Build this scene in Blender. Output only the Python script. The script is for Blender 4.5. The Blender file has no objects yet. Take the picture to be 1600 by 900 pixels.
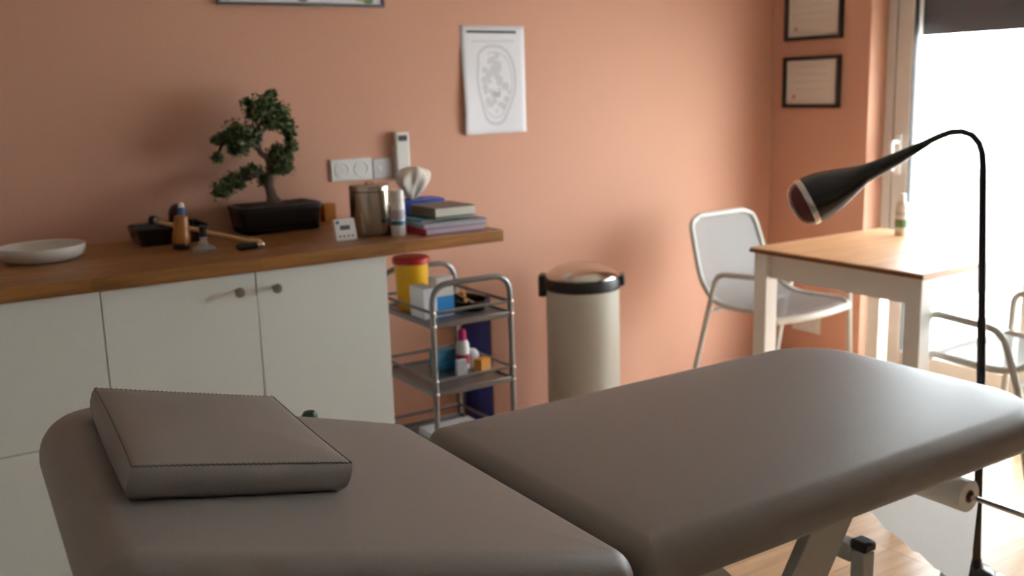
import bpy, math, random
from mathutils import Vector, Matrix
random.seed(7)
S = bpy.context.scene
COL = S.collection

# ------------------------------------------------------------------ camera
FPX, CAMZ = 1563.1, 1.3517
CR = Vector((0.83964958, -0.54230765, -0.02984951))
CU = Vector((0.13041894, 0.14796597, 0.98035553))
CF = Vector((0.5272376, 0.82704805, -0.19496675))
CP = Vector((0, 0, CAMZ))
cam_data = bpy.data.cameras.new('camera')
cam = bpy.data.objects.new('camera', cam_data); COL.objects.link(cam)
cam_data.sensor_width = 36; cam_data.lens = FPX / 1600 * 36
cam_data.clip_start = 0.02
cam.matrix_world = Matrix(((CR.x, CU.x, -CF.x, CP.x), (CR.y, CU.y, -CF.y, CP.y), (CR.z, CU.z, -CF.z, CP.z), (0, 0, 0, 1)))
cam_data.dof.use_dof = True; cam_data.dof.focus_distance = 1.55; cam_data.dof.aperture_fstop = 4.2
S.camera = cam

# ------------------------------------------------------------------ sky and exposure
W = bpy.data.worlds.new('overcast_sky'); S.world = W; W.use_nodes = True
bg = W.node_tree.nodes['Background']
bg.inputs[0].default_value = (0.89, 0.955, 1.0, 1); bg.inputs[1].default_value = 9.0
S.view_settings.view_transform = 'Standard'; S.view_settings.look = 'None'
S.view_settings.gamma = 1; S.view_settings.use_curve_mapping = False
S.view_settings.exposure = 1.12

# ------------------------------------------------------------------ room numbers (metres)
D = 3.461      # back wall
XR = 3.728     # right wall with the french door
XL, YB, H = -1.5, -1.9, 2.5
ZC = 0.897     # worktop height
YF = 2.777     # worktop front

# the only light is the overcast sky, coming in through the french door

# ------------------------------------------------------------------ helpers
def at(x, y, Y):            # photo pixel -> point on the plane y = Y
    r = CF * FPX + CR * (x - 800) - CU * (y - 450); t = (Y - CP.y) / r.y
    return CP + r * t
def at_z(x, y, Z):
    r = CF * FPX + CR * (x - 800) - CU * (y - 450); t = (Z - CP.z) / r.z
    return CP + r * t
def lin(c):
    return tuple(((v / 255) / 12.92 if v / 255 <= .04045 else ((v / 255 + .055) / 1.055) ** 2.4) for v in c)
def mat(name, rgb, rough=.5, metal=0, bump=0, bscale=200, var=0, vscale=6, **kw):
    m = bpy.data.materials.new(name); m.use_nodes = True; n = m.node_tree; p = n.nodes['Principled BSDF']
    c = lin(rgb); p.inputs['Base Color'].default_value = (*c, 1)
    p.inputs['Roughness'].default_value = rough; p.inputs['Metallic'].default_value = metal
    for k, v in kw.items(): p.inputs[k.replace('_', ' ')].default_value = v
    if bump or var: tc = n.nodes.new('ShaderNodeTexCoord')
    if bump:
        t = n.nodes.new('ShaderNodeTexNoise'); t.inputs['Scale'].default_value = bscale; t.inputs['Detail'].default_value = 3
        b = n.nodes.new('ShaderNodeBump'); b.inputs['Strength'].default_value = bump; b.inputs['Distance'].default_value = .002
        n.links.new(tc.outputs['Object'], t.inputs['Vector']); n.links.new(t.outputs['Fac'], b.inputs['Height']); n.links.new(b.outputs['Normal'], p.inputs['Normal'])
    if var:
        t = n.nodes.new('ShaderNodeTexNoise'); t.inputs['Scale'].default_value = vscale; t.inputs['Detail'].default_value = 4
        r = n.nodes.new('ShaderNodeValToRGB')
        r.color_ramp.elements[0].position = .3; r.color_ramp.elements[1].position = .7
        r.color_ramp.elements[0].color = (*[v * (1 - var) for v in c], 1); r.color_ramp.elements[1].color = (*[min(1, v * (1 + var)) for v in c], 1)
        n.links.new(tc.outputs['Object'], t.inputs['Vector']); n.links.new(t.outputs['Fac'], r.inputs['Fac']); n.links.new(r.outputs['Color'], p.inputs['Base Color'])
    return m
def wood(name, dark, light, scale=(2, 30, 30), stave=None, rough=.4, rand=.0, knots=False):
    m = bpy.data.materials.new(name); m.use_nodes = True; n = m.node_tree; p = n.nodes['Principled BSDF']; L = n.links.new
    p.inputs['Roughness'].default_value = rough
    tc = n.nodes.new('ShaderNodeTexCoord'); mp = n.nodes.new('ShaderNodeMapping'); mp.inputs['Scale'].default_value = scale
    L(tc.outputs['Object'], mp.inputs['Vector'])
    t = n.nodes.new('ShaderNodeTexNoise'); t.inputs['Scale'].default_value = 1; t.inputs['Detail'].default_value = 5; t.inputs['Distortion'].default_value = .6
    L(mp.outputs['Vector'], t.inputs['Vector'])
    r = n.nodes.new('ShaderNodeValToRGB'); r.color_ramp.elements[0].position = .3; r.color_ramp.elements[1].position = .7
    r.color_ramp.elements[0].color = (*lin(dark), 1); r.color_ramp.elements[1].color = (*lin(light), 1)
    L(t.outputs['Fac'], r.inputs['Fac']); out = r.outputs['Color']
    hsv = n.nodes.new('ShaderNodeHueSaturation'); L(out, hsv.inputs['Color']); out = hsv.outputs['Color']
    if stave:
        b = n.nodes.new('ShaderNodeTexBrick'); b.inputs['Scale'].default_value = 1; b.inputs['Brick Width'].default_value = stave[0]; b.inputs['Row Height'].default_value = stave[1]
        b.inputs['Mortar Size'].default_value = .0006; b.inputs['Color1'].default_value = (.35, .35, .35, 1); b.inputs['Color2'].default_value = (.65, .65, .65, 1); b.inputs['Mortar'].default_value = (.3, .3, .3, 1)
        L(tc.outputs['Object'], b.inputs['Vector'])
        mr = n.nodes.new('ShaderNodeMapRange'); mr.inputs['From Min'].default_value = .3; mr.inputs['From Max'].default_value = .7; mr.inputs['To Min'].default_value = .78; mr.inputs['To Max'].default_value = 1.2
        L(b.outputs['Color'], mr.inputs['Value']); L(mr.outputs['Result'], hsv.inputs['Value'])
    elif rand:
        oi = n.nodes.new('ShaderNodeObjectInfo'); mr = n.nodes.new('ShaderNodeMapRange'); mr.inputs['To Min'].default_value = 1 - rand; mr.inputs['To Max'].default_value = 1 + rand
        L(oi.outputs['Random'], mr.inputs['Value']); L(mr.outputs['Result'], hsv.inputs['Value'])
        ad = n.nodes.new('ShaderNodeVectorMath'); ad.operation = 'ADD'; L(tc.outputs['Object'], ad.inputs[0]); L(oi.outputs['Location'], ad.inputs[1]); L(ad.outputs[0], mp.inputs['Vector'])
    if knots:
        v = n.nodes.new('ShaderNodeTexVoronoi'); v.inputs['Scale'].default_value = 1; mk = n.nodes.new('ShaderNodeMapping'); mk.inputs['Scale'].default_value = (4.2, 6.5, .001)
        L(tc.outputs['Object'], mk.inputs['Vector']); L(mk.outputs['Vector'], v.inputs['Vector'])
        kr = n.nodes.new('ShaderNodeValToRGB'); kr.color_ramp.elements[0].position = .05; kr.color_ramp.elements[1].position = .12
        kr.color_ramp.elements[0].color = (.45, .4, .36, 1); kr.color_ramp.elements[1].color = (1, 1, 1, 1)
        mx = n.nodes.new('ShaderNodeMixRGB'); mx.blend_type = 'MULTIPLY'; mx.inputs[0].default_value = 1
        L(v.outputs['Distance'], kr.inputs['Fac']); L(out, mx.inputs[1]); L(kr.outputs['Color'], mx.inputs[2]); out = mx.outputs[0]
    L(out, p.inputs['Base Color'])
    return m

class MB:
    def __init__(s): s.v = []; s.f = []
    def add(s, vs, fs):
        o = len(s.v); s.v += [tuple(v) for v in vs]; s.f += [tuple(i + o for i in f) for f in fs]; return s
    def box(s, x0, x1, y0, y1, z0, z1):
        return s.add([(x0, y0, z0), (x1, y0, z0), (x1, y1, z0), (x0, y1, z0), (x0, y0, z1), (x1, y0, z1), (x1, y1, z1), (x0, y1, z1)],
                     [(3, 2, 1, 0), (4, 5, 6, 7), (0, 1, 5, 4), (1, 2, 6, 5), (2, 3, 7, 6), (3, 0, 4, 7)])
    def tube(s, pts, r, seg=12, cap=True, closed=False):
        pts = [Vector(p) for p in pts]; n = len(pts); rs = r if isinstance(r, (list, tuple)) else [r] * n
        o = len(s.v); nv = None
        for i, p in enumerate(pts):
            a = pts[(i - 1) % n] if (closed or i > 0) else p; b = pts[(i + 1) % n] if (closed or i < n - 1) else p
            t = (b - a).normalized()
            if nv is None: nv = t.orthogonal().normalized()
            nv = (nv - t * nv.dot(t)).normalized(); bi = t.cross(nv)
            for k in range(seg):
                an = 2 * math.pi * k / seg; s.v.append(tuple(p + (nv * math.cos(an) + bi * math.sin(an)) * rs[i]))
        for i in range(n if closed else n - 1):
            j = (i + 1) % n
            for k in range(seg):
                k2 = (k + 1) % seg; s.f.append((o + i * seg + k, o + i * seg + k2, o + j * seg + k2, o + j * seg + k))
        if cap and not closed:
            s.f.append(tuple(o + k for k in reversed(range(seg)))); s.f.append(tuple(o + (n - 1) * seg + k for k in range(seg)))
        return s
    def lathe(s, prof, seg=40, M=None, sx=1, sy=1):      # prof: (r, z) list
        o = len(s.v); M = M or Matrix.Identity(4)
        for r, z in prof:
            for k in range(seg):
                a = 2 * math.pi * k / seg; s.v.append(tuple(M @ Vector((r * math.cos(a) * sx, r * math.sin(a) * sy, z))))
        for i in range(len(prof) - 1):
            for k in range(seg):
                k2 = (k + 1) % seg; s.f.append((o + i * seg + k, o + i * seg + k2, o + (i + 1) * seg + k2, o + (i + 1) * seg + k))
        if prof[0][0] > 1e-6: s.f.append(tuple(o + k for k in reversed(range(seg))))
        if prof[-1][0] > 1e-6: s.f.append(tuple(o + (len(prof) - 1) * seg + k for k in range(seg)))
        return s
    def rings(s, rings, cap=True):
        o = len(s.v); n = len(rings[0])
        for r in rings: s.v += [tuple(p) for p in r]
        for i in range(len(rings) - 1):
            for k in range(n):
                k2 = (k + 1) % n; s.f.append((o + i * n + k, o + i * n + k2, o + (i + 1) * n + k2, o + (i + 1) * n + k))
        if cap: s.f.append(tuple(o + k for k in reversed(range(n)))); s.f.append(tuple(o + (len(rings) - 1) * n + k for k in range(n)))
        return s
    def prism(s, poly, z0, z1):
        return s.rings([[(x, y, z0) for x, y in poly], [(x, y, z1) for x, y in poly]])
    def xf(s, M): s.v = [tuple(M @ Vector(v)) for v in s.v]; return s

def obj(name, mb, m, parent=None, bevel=0, ang=35, loc=None, sub=0, bseg=2):
    me = bpy.data.meshes.new(name); me.from_pydata(mb.v, [], mb.f); me.update()
    bm_fix(me)
    me.shade_smooth(); me.set_sharp_from_angle(angle=math.radians(ang))
    me.materials.append(m)
    o = bpy.data.objects.new(name, me); COL.objects.link(o)
    if loc is not None: o.location = loc
    if parent is not None: o.parent = parent
    if bevel:
        b = o.modifiers.new('bevel', 'BEVEL'); b.width = bevel; b.segments = bseg; b.limit_method = 'ANGLE'
        b.harden_normals = False
    if sub:
        b = o.modifiers.new('sub', 'SUBSURF'); b.levels = b.render_levels = sub
    return o
def bm_fix(me):
    import bmesh
    b = bmesh.new(); b.from_mesh(me); bmesh.ops.remove_doubles(b, verts=b.verts, dist=1e-6); bmesh.ops.recalc_face_normals(b, faces=b.faces); b.to_mesh(me); b.free()
def thing(name, label, cat, loc=(0, 0, 0), rz=0, group=None):
    o = bpy.data.objects.new(name, None); COL.objects.link(o); o.location = loc; o.rotation_euler = (0, 0, rz); o.empty_display_size = .05
    return tag(o, label, cat, group)
def tag(o, label, cat, group=None):
    o['label'] = label; o['category'] = cat
    if group: o['group'] = group
    return o
def struct(o): o['kind'] = 'structure'; return o
def empty(name, loc=(0, 0, 0)):
    o = bpy.data.objects.new(name, None); COL.objects.link(o); o.location = loc; o.empty_display_size = .05; return o
def share(name, src, loc, parent=None, rot=None):
    o = src.copy(); COL.objects.link(o); o.name = name; o.location = loc
    if parent is not None: o.parent = parent
    if rot: o.rotation_euler = rot
    return o
def dup(root, loc, rz, label):
    r = root.copy(); COL.objects.link(r); r.location = loc; r.rotation_euler = (0, 0, rz); r['label'] = label
    for ch in list(root.children):
        c = ch.copy(); COL.objects.link(c); c.parent = r
        for g in ch.children:
            d = g.copy(); COL.objects.link(d); d.parent = c
    return r
def arc(c, a0, a1, r, u, v, n=8):
    c = Vector(c); u = Vector(u); v = Vector(v)
    return [c + u * (r * math.cos(a0 + (a1 - a0) * i / n)) + v * (r * math.sin(a0 + (a1 - a0) * i / n)) for i in range(n + 1)]
def fillet(pts, r, n=6):
    pts = [Vector(p) for p in pts]; out = [pts[0]]
    for i in range(1, len(pts) - 1):
        p, a, b = pts[i], pts[i - 1], pts[i + 1]; da = (a - p).normalized(); db = (b - p).normalized()
        rr = r[i - 1] if isinstance(r, (list, tuple)) else r
        rr = min(rr, (a - p).length * .49, (b - p).length * .49)
        s, e = p + da * rr, p + db * rr
        for k in range(n + 1):
            t = k / n; out.append(s * (1 - t) ** 2 + p * 2 * t * (1 - t) + e * t * t)
    out.append(pts[-1]); return out
def rrect(x0, x1, y0, y1, rad, n=8, inset=0):   # rad: radii for (x0,y0),(x1,y0),(x1,y1),(x0,y1)
    x0 += inset; x1 -= inset; y0 += inset; y1 -= inset; out = []
    for (cx, cy, sx, sy, a), r in zip(((x0, y0, 1, 1, math.pi), (x1, y0, -1, 1, 1.5 * math.pi), (x1, y1, -1, -1, 0), (x0, y1, 1, -1, .5 * math.pi)), rad):
        r = max(r - inset, .002)
        for k in range(n + 1):
            t = a + .5 * math.pi * k / n; out.append((cx + sx * r + r * math.cos(t), cy + sy * r + r * math.sin(t)))
    return out
def cushion(x0, x1, y0, y1, rad, th, er, puff=.006, n=10, er_b=None):
    er_b = er_b or er * .6; rings = []
    for k in range(5):
        a = .5 * math.pi * k / 4; rings.append((er_b * (1 - math.sin(a)), er_b * (1 - math.cos(a))))
    for k in range(9):
        a = .5 * math.pi * k / 8; rings.append((er * (1 - math.cos(a)), th - er + er * math.sin(a)))
    for i, z in ((er + .03, th + puff * .5), (er + .08, th + puff * .85), (er + .15, th + puff)): 
        if i < min(x1 - x0, y1 - y0) * .48: rings.append((i, z))
    m = MB(); m.rings([[(x, y, z) for x, y in rrect(x0, x1, y0, y1, rad, n, i)] for i, z in rings]); return m

# ------------------------------------------------------------------ materials
M = dict(
    peach=mat('peach_paint', (212, 160, 134), .75, bump=.15, bscale=90),
    white_wall=mat('white_paint', (225, 222, 216), .8, bump=.1),
    ceil=mat('ceiling_paint', (232, 230, 226), .9),
    cab=mat('cabinet_white', (220, 223, 217), .4),
    cab_in=mat('cabinet_carcass', (205, 204, 196), .5),
    knob=mat('brushed_knob', (150, 146, 140), .3, 1),
    block=wood('beech_block', (120, 78, 40), (168, 118, 64), (3, 40, 40), (.46, .045), .35),
    pine=wood('pine', (202, 150, 104), (230, 182, 134), (3, 26, 26), None, .35, knots=True),
    pine_edge=mat('stained_edge', (120, 76, 42), .5),
    white_lacq=mat('white_lacquer', (232, 228, 220), .35),
    plank=wood('laminate_oak', (186, 146, 108), (216, 180, 140), (2.5, 30, 30), None, .35, rand=.10),
    subfloor=mat('joint_dark', (120, 90, 64), .8),
    vinyl=mat('grey_vinyl', (136, 130, 124), .44, bump=.2, bscale=420, Specular_IOR_Level=.3),
    thread=mat('seam_thread', (92, 84, 76), .7),
    bed_metal=mat('bed_frame_grey', (186, 184, 176), .4),
    dark_cap=mat('black_plastic', (24, 24, 25), .4),
    black=mat('black_gloss', (14, 14, 16), .22),
    steel=mat('polished_steel', (196, 190, 180), .18, 1),
    brushed=mat('brushed_steel', (178, 168, 152), .22, 1),
    alu=mat('aluminium_tube', (136, 138, 140), .3, .9),
    chair=mat('chair_paint', (190, 187, 178), .4),
    bin=mat('bin_beige', (204, 201, 188), .38),
    red_glass=mat('red_bulb', (84, 6, 10), .12, Coat_Weight=.1),
    chrome=mat('chrome_ring', (220, 218, 214), .2, 1),
    paper=mat('white_paper', (232, 232, 236), .8),
    sheet=None, paper_roll=mat('tissue_paper', (240, 238, 232), .85, bump=.25, bscale=150),
    ink=mat('ink_dark', (70, 70, 72), .8), ink_l=mat('ink_light', (210, 210, 214), .8), ink_m=mat('ink_mid', (190, 190, 195), .8),
    cream=mat('certificate_cream', (238, 226, 212), .6), seal=mat('red_seal', (190, 110, 96), .7),
    frame=mat('black_frame', (20, 18, 18), .4), mat_white=mat('frame_mount', (244, 238, 230), .8),
    pvc=mat('window_pvc', (214, 208, 200), .4), gasket=mat('rubber_gasket', (46, 46, 48), .6), shutter=mat('shutter_grey', (72, 72, 75), .55),
    concrete=mat('balcony_concrete', (200, 198, 192), .9, var=.06),
    plate_grey=mat('plate_grey', (206, 204, 204), .45), plate=mat('switch_white', (224, 222, 216), .4), hole=mat('socket_hole', (60, 58, 56), .6), lcd=mat('lcd_grey', (96, 100, 96), .3),
    ceramic=mat('bowl_ceramic', (216, 208, 196), .35), pot=mat('bonsai_pot', (22, 20, 21), .35), soil=mat('soil', (58, 42, 30), .95, bump=.8, bscale=120),
    bark=mat('bark', (92, 76, 62), .85, bump=.9, bscale=60, var=.25, vscale=30), leaf=mat('bonsai_leaf', (84, 100, 56), .5, var=.4, vscale=40),
    amber=mat('amber_plastic', (176, 112, 52), .25), blue=mat('label_blue', (64, 112, 150), .45), white_pl=mat('white_plastic', (230, 228, 222), .35),
    burgundy=mat('burgundy_glaze', (52, 22, 24), .3), stick=mat('beater_wood', (222, 182, 134), .5, var=.12),
    teal=mat('teal_card', (44, 120, 150), .5), green=mat('green_card', (52, 100, 62), .5), pink=mat('pink_card', (190, 44, 78), .45), lilac=mat('lilac_pages', (190, 188, 200), .8),
    grey_card=mat('grey_card', (160, 162, 164), .6), taupe=mat('taupe_cover', (132, 116, 104), .6), pages=mat('book_pages', (226, 222, 208), .85),
    tissue_blue=mat('tissue_box_blue', (38, 74, 168), .45), tissue=mat('tissue', (236, 226, 214), .9),
    yellow=mat('sharps_yellow', (240, 184, 22), .4), red_lid=mat('sharps_red', (190, 26, 34), .35), sky_box=mat('box_blue', (40, 140, 214), .5),
    navy=mat('navy_foam', (40, 46, 110), .75), orange=mat('orange_card', (226, 150, 46), .5), magenta=mat('magenta_cap', (206, 40, 112), .4),
    label_green=mat('label_green', (112, 146, 104), .6), olive=mat('leaflet_green', (190, 196, 96), .7), bottle_cream=mat('bottle_cream', (224, 216, 196), .4),
    knob_green=mat('green_knob', (34, 84, 62), .4), grey_plate=mat('tray_grey', (120, 122, 124), .35, .6), foot=mat('rubber_foot', (60, 58, 56), .7))
def glass(name, col=(1, 1, 1), rough=0):
    m = bpy.data.materials.new(name); m.use_nodes = True; n = m.node_tree; n.nodes.clear()
    o = n.nodes.new('ShaderNodeOutputMaterial'); t = n.nodes.new('ShaderNodeBsdfTransparent'); g = n.nodes.new('ShaderNodeBsdfGlossy'); x = n.nodes.new('ShaderNodeMixShader'); f = n.nodes.new('ShaderNodeLayerWeight'); pw5 = n.nodes.new('ShaderNodeMath'); pw5.operation = 'POWER'; pw5.inputs[1].default_value = 5; ml = n.nodes.new('ShaderNodeMath'); ml.operation = 'MULTIPLY_ADD'; ml.inputs[1].default_value = .8; ml.inputs[2].default_value = .03
    t.inputs[0].default_value = (*col, 1); g.inputs['Roughness'].default_value = rough; f.inputs[0].default_value = .5
    n.links.new(f.outputs['Facing'], pw5.inputs[0]); n.links.new(pw5.outputs[0], ml.inputs[0])
    n.links.new(ml.outputs[0], x.inputs[0]); n.links.new(t.outputs[0], x.inputs[1]); n.links.new(g.outputs[0], x.inputs[2]); n.links.new(x.outputs[0], o.inputs[0]); return m
M['pane'] = glass('window_glass', (.97, .98, .98)); M['clear'] = mat('clear_glass', (235, 238, 238), .06, Transmission_Weight=.75, IOR=1.35)
def sheet_mat():
    m = mat('thin_paper', (242, 240, 236), .85, bump=.2, bscale=120); n = m.node_tree; o = n.nodes['Material Output']; p = n.nodes['Principled BSDF']
    t = n.nodes.new('ShaderNodeBsdfTranslucent'); t.inputs[0].default_value = (.9, .9, .88, 1); x = n.nodes.new('ShaderNodeMixShader'); x.inputs[0].default_value = .28
    n.links.new(p.outputs[0], x.inputs[1]); n.links.new(t.outputs[0], x.inputs[2]); n.links.new(x.outputs[0], o.inputs[0]); return m
M['sheet'] = sheet_mat()
def mesh_mat():
    m = mat('chair_mesh', (128, 127, 124), .6); n = m.node_tree; L = n.links.new; p = n.nodes['Principled BSDF']; o = n.nodes['Material Output']
    tc = n.nodes.new('ShaderNodeTexCoord'); sp = n.nodes.new('ShaderNodeSeparateXYZ'); L(tc.outputs['UV'], sp.inputs[0]); vals = []
    for a in ('X', 'Y'):
        w = n.nodes.new('ShaderNodeMath'); w.operation = 'MULTIPLY'; w.inputs[1].default_value = 140; L(sp.outputs[a], w.inputs[0])
        q = n.nodes.new('ShaderNodeMath'); q.operation = 'FRACT'; L(w.outputs[0], q.inputs[0])
        g = n.nodes.new('ShaderNodeMath'); g.operation = 'GREATER_THAN'; g.inputs[1].default_value = .62; L(q.outputs[0], g.inputs[0]); vals.append(g)
    mu = n.nodes.new('ShaderNodeMath'); mu.operation = 'MULTIPLY'; L(vals[0].outputs[0], mu.inputs[0]); L(vals[1].outputs[0], mu.inputs[1])
    t = n.nodes.new('ShaderNodeBsdfTransparent'); x = n.nodes.new('ShaderNodeMixShader')
    L(mu.outputs[0], x.inputs[0]); L(p.outputs[0], x.inputs[1]); L(t.outputs[0], x.inputs[2]); L(x.outputs[0], o.inputs[0]); return m
M['mesh'] = mesh_mat()

# ------------------------------------------------------------------ room shell
T = .25
struct(obj('wall_back', MB().box(XL - T, XR + T, D, D + T, 0, H), M['peach']))
wr = empty('wall_right'); struct(wr)
DY0, DY1, DZ = .88, 2.899, 2.2          # french door opening
obj('wall_panel', MB().box(XR, XR + T, DY1, D, 0, H), M['peach'], wr)
obj('wall_panel', MB().box(XR, XR + T, DY0, DY1, DZ, H), M['peach'], wr)
obj('wall_panel', MB().box(XR, XR + T, YB, DY0, 0, H), M['peach'], wr)
struct(obj('wall_left', MB().box(XL - T, XL, YB, D, 0, H), M['white_wall']))
struct(obj('wall_front', MB().box(XL - T, XR + T, YB - T, YB, 0, H), M['white_wall']))
struct(obj('ceiling', MB().box(XL - T, XR + T, YB - T, D + T, H, H + .1), M['ceil']))
fl = struct(obj('floor', MB().box(XL - T, XR + T, YB - T, D + T, -.1, -.0075), M['subfloor']))
pw, pl = .19, 1.29
pmesh = None; row = 0; y = YB
planks = [(-0.6, XR)]
x = XL
rows = int((D - YB) / pw) + 1
for r in range(rows):
    y0 = YB + r * pw; y1 = min(y0 + pw, D)
    xs = XL - random.choice((0, .43, .86)); xx = xs
    while xx < XR:
        a, b = max(xx, XL), min(xx + pl, XR)
        if b - a > .02:
            if abs((b - a) - pl) < 1e-6 and abs(y1 - y0 - pw) < 1e-6:
                if pmesh is None:
                    pmesh = obj('plank', MB().box(.0007, pl - .0007, .0007, pw - .0007, -.0075, 0), M['plank'], fl, loc=(a, y0, 0))
                else: share('plank', pmesh, (a, y0, 0), fl)
            else: obj('plank', MB().box(.0007, b - a - .0007, .0007, y1 - y0 - .0007, -.0075, 0), M['plank'], fl, loc=(a, y0, 0))
        xx += pl
# french door in the right wall: fixed frame, two leaves, glass, handle
dr = empty('door_1', (XR + .112, 0, 0)); struct(dr)
def dbox(name, x0, x1, y0, y1, z0, z1, m, par=dr, bv=.003): return obj(name, MB().box(x0, x1, y0, y1, z0, z1), m, par, bv)
fw = .048
dbox('frame_jamb', 0, .07, DY1 - fw, DY1, 0, DZ, M['pvc']); dbox('frame_jamb', 0, .07, DY0, DY0 + fw, 0, DZ, M['pvc'])
dbox('frame_head', 0, .07, DY0 + fw, DY1 - fw, DZ - fw, DZ, M['pvc']); dbox('threshold', 0, .07, DY0 + fw, DY1 - fw, 0, .03, M['alu'])
ymid = (DY0 + DY1) / 2
for (a, b, handed) in ((ymid + .002, DY1 - fw - .010, 1), (DY0 + fw + .010, ymid - .002, 0)):
    lf = empty('door_leaf'); lf.parent = dr; sw = .078; z0, z1 = .035, DZ - fw - .008
    dbox('stile', -.008, .06, b - sw, b, z0, z1, M['pvc'], lf, .006); dbox('stile', -.008, .06, a, a + sw, z0, z1, M['pvc'], lf, .006)
    dbox('rail', -.008, .06, a + sw, b - sw, z0, z0 + .1, M['pvc'], lf, .006); dbox('rail', -.008, .06, a + sw, b - sw, z1 - sw, z1, M['pvc'], lf, .006)
    dbox('pane', .02, .034, a + sw - .01, b - sw + .01, z0 + .09, z1 - sw + .01, M['pane'], lf, 0)
    for yy in (a + sw, b - sw - .006): dbox('glazing_gasket', -.002, .02, yy, yy + .006, z0 + .1, z1 - sw, M['gasket'], lf, 0)
dbox('gasket', .012, .06, DY1 - fw - .010, DY1 - fw, .03, DZ - fw, M['gasket'], bv=0)
hd = dbox('handle_plate', -.02, -.008, 2.792, 2.822, .93, 1.11, M['white_pl'], bv=.004)
obj('handle_lever', MB().tube(fillet([(-.02, 2.807, 1.075), (-.065, 2.807, 1.075), (-.065, 2.800, .95)], .02), .010), M['white_pl'], hd)
# roller shutter, half lowered outside the glass
sh = tag(empty('roller_shutter', (XR + .20, 0, 1.525)), 'dark grey slatted roller shutter half lowered outside the glass door', 'shutter')
s0 = None; k = 0; z = 0
while z < DZ - 1.528 + .02:
    if s0 is None:
        prof = [(-.004, 0), (.004, 0), (.009, .012), (.009, .032), (.004, .046), (-.004, .046), (-.003, .03), (-.003, .014)]
        s0 = obj('slat', MB().rings([[(p[0], yy, p[1]) for p in prof] for yy in (DY0 + .01, DY1 - .01)]), M['shutter'], sh)
    else: share('slat', s0, (0, 0, z), sh)
    z += .0425
struct(obj('trim_1', MB().box(XR + .185, XR + .235, DY1 - .05, DY1, 0, DZ), M['shutter'], None, .002))
bal = struct(obj('balcony_floor', MB().box(XR + T + .001, XR + 9, -8, 12, -.2, -.04), M['concrete']))

# ------------------------------------------------------------------ cabinets and worktop
def knob(par, x, z):
    Mx = Matrix.Translation((x, 0, z)) @ Matrix.Rotation(math.pi / 2, 4, 'X')
    return obj('knob', MB().lathe([(.007, 0), (.006, .004), (.0055, .018), (.012, .024), (.0145, .030), (.013, .035), (.006, .037), (0, .0372)], 24, Mx), M['knob'], par)
CY = YF + .02; CH = ZC - .038; PL = .09
def cabinet(x0, x1, fronts, label):
    c = thing('base_cabinet', label, 'cabinet', (x0, CY, 0), 0, 'base cabinets under the worktop'); w = x1 - x0; dp = D - CY - .03; g = .0016
    obj('carcass', MB().box(.0005, w - .0005, .022, dp, PL, CH), M['cab_in'], c)
    obj('plinth', MB().box(.002, w - .002, .06, .078, 0, PL), M['cab'], c)
    for nm, a, b, z0, z1, kn in fronts:
        d = obj(nm, MB().box(a + g, b - g, 0, .019, z0 + g, z1 - g), M['cab'], c, .0012)
        for kx, kz in kn: knob(d, kx, kz)
    return c
G1, G2, G3 = .4807, .906, 1.3235
cabinet(G1, G3, [('door', 0, G2 - G1, PL, CH - .002, [(G2 - G1 - .058, .807)]), ('door', G2 - G1, G3 - G1, PL, CH - .002, [(G2 - G1 + .052, .805)])], 'white two door cabinet with paired round knobs beside the trolley')
cabinet(-.36, G1, [('drawer', 0, G1 + .36, .452, CH - .002, [(.42, .80)]), ('drawer', 0, G1 + .36, PL, .452, [(.42, .40)])], 'white cabinet with two deep drawer fronts under the white bowl')
wt = MB().box(XL + .001 + .9, 1.744, YF, D - .001, ZC - .038, ZC)
tag(obj('worktop', wt, M['block'], None, .002), 'long wooden butcher block worktop lying on the white cabinets', 'worktop')

# ------------------------------------------------------------------ treatment couch
BT = .70
bed = thing('treatment_couch', 'grey vinyl treatment couch with raised head section and metal base', 'treatment couch', (0, 0, 0))
TH = .082
leg_sec = cushion(.868, 2.0, 1.025, 1.715, (.03, .17, .17, .03), TH, .042, .004)
leg_sec.xf(Matrix.Translation((0, 0, BT - TH - .004)))
ls = obj('leg_cushion', leg_sec, M['vinyl'], bed, ang=60)
TA = math.atan(.286)
def tiltM(): # local: x runs down the slope towards the hinge, z normal
    return Matrix.Translation((.86, 0, .70)) @ Matrix.Rotation(TA, 4, 'Y')
HL = .722
hs = cushion(-HL, .002, 1.0, 1.765, (.04, .05, .03, .20), TH, .045, .004)
hs.v = [(x + (y - 1.38) * .06 * max(0, -x / HL), y, z) for x, y, z in hs.v]
hs.xf(tiltM() @ Matrix.Translation((0, 0, -TH - .004)))
hc = obj('head_cushion', hs, M['vinyl'], bed, ang=60)
for (x0, x1, mt, par) in ((.90, 1.93, Matrix.Translation((0, 0, BT - TH - .004 - .02)), ls), (-HL + .06, -.03, tiltM() @ Matrix.Translation((0, 0, -TH - .004 - .02)), hc)):
    m = MB().box(x0, x1, 1.13, 1.61, 0, .0195); m.xf(mt); obj('support_board', m, M['dark_cap'], par)
for yy in (1.16, 1.56):
    obj('frame_rail', MB().box(.88, 1.80, yy - .02, yy + .02, BT - TH - .07, BT - TH - .025), M['bed_metal'], bed, .003)
    m = MB().box(-HL + .1, -.05, yy - .018, yy + .018, -TH - .06, -TH - .0245); m.xf(tiltM()); obj('backrest_rail', m, M['bed_metal'], bed, .003)
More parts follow.
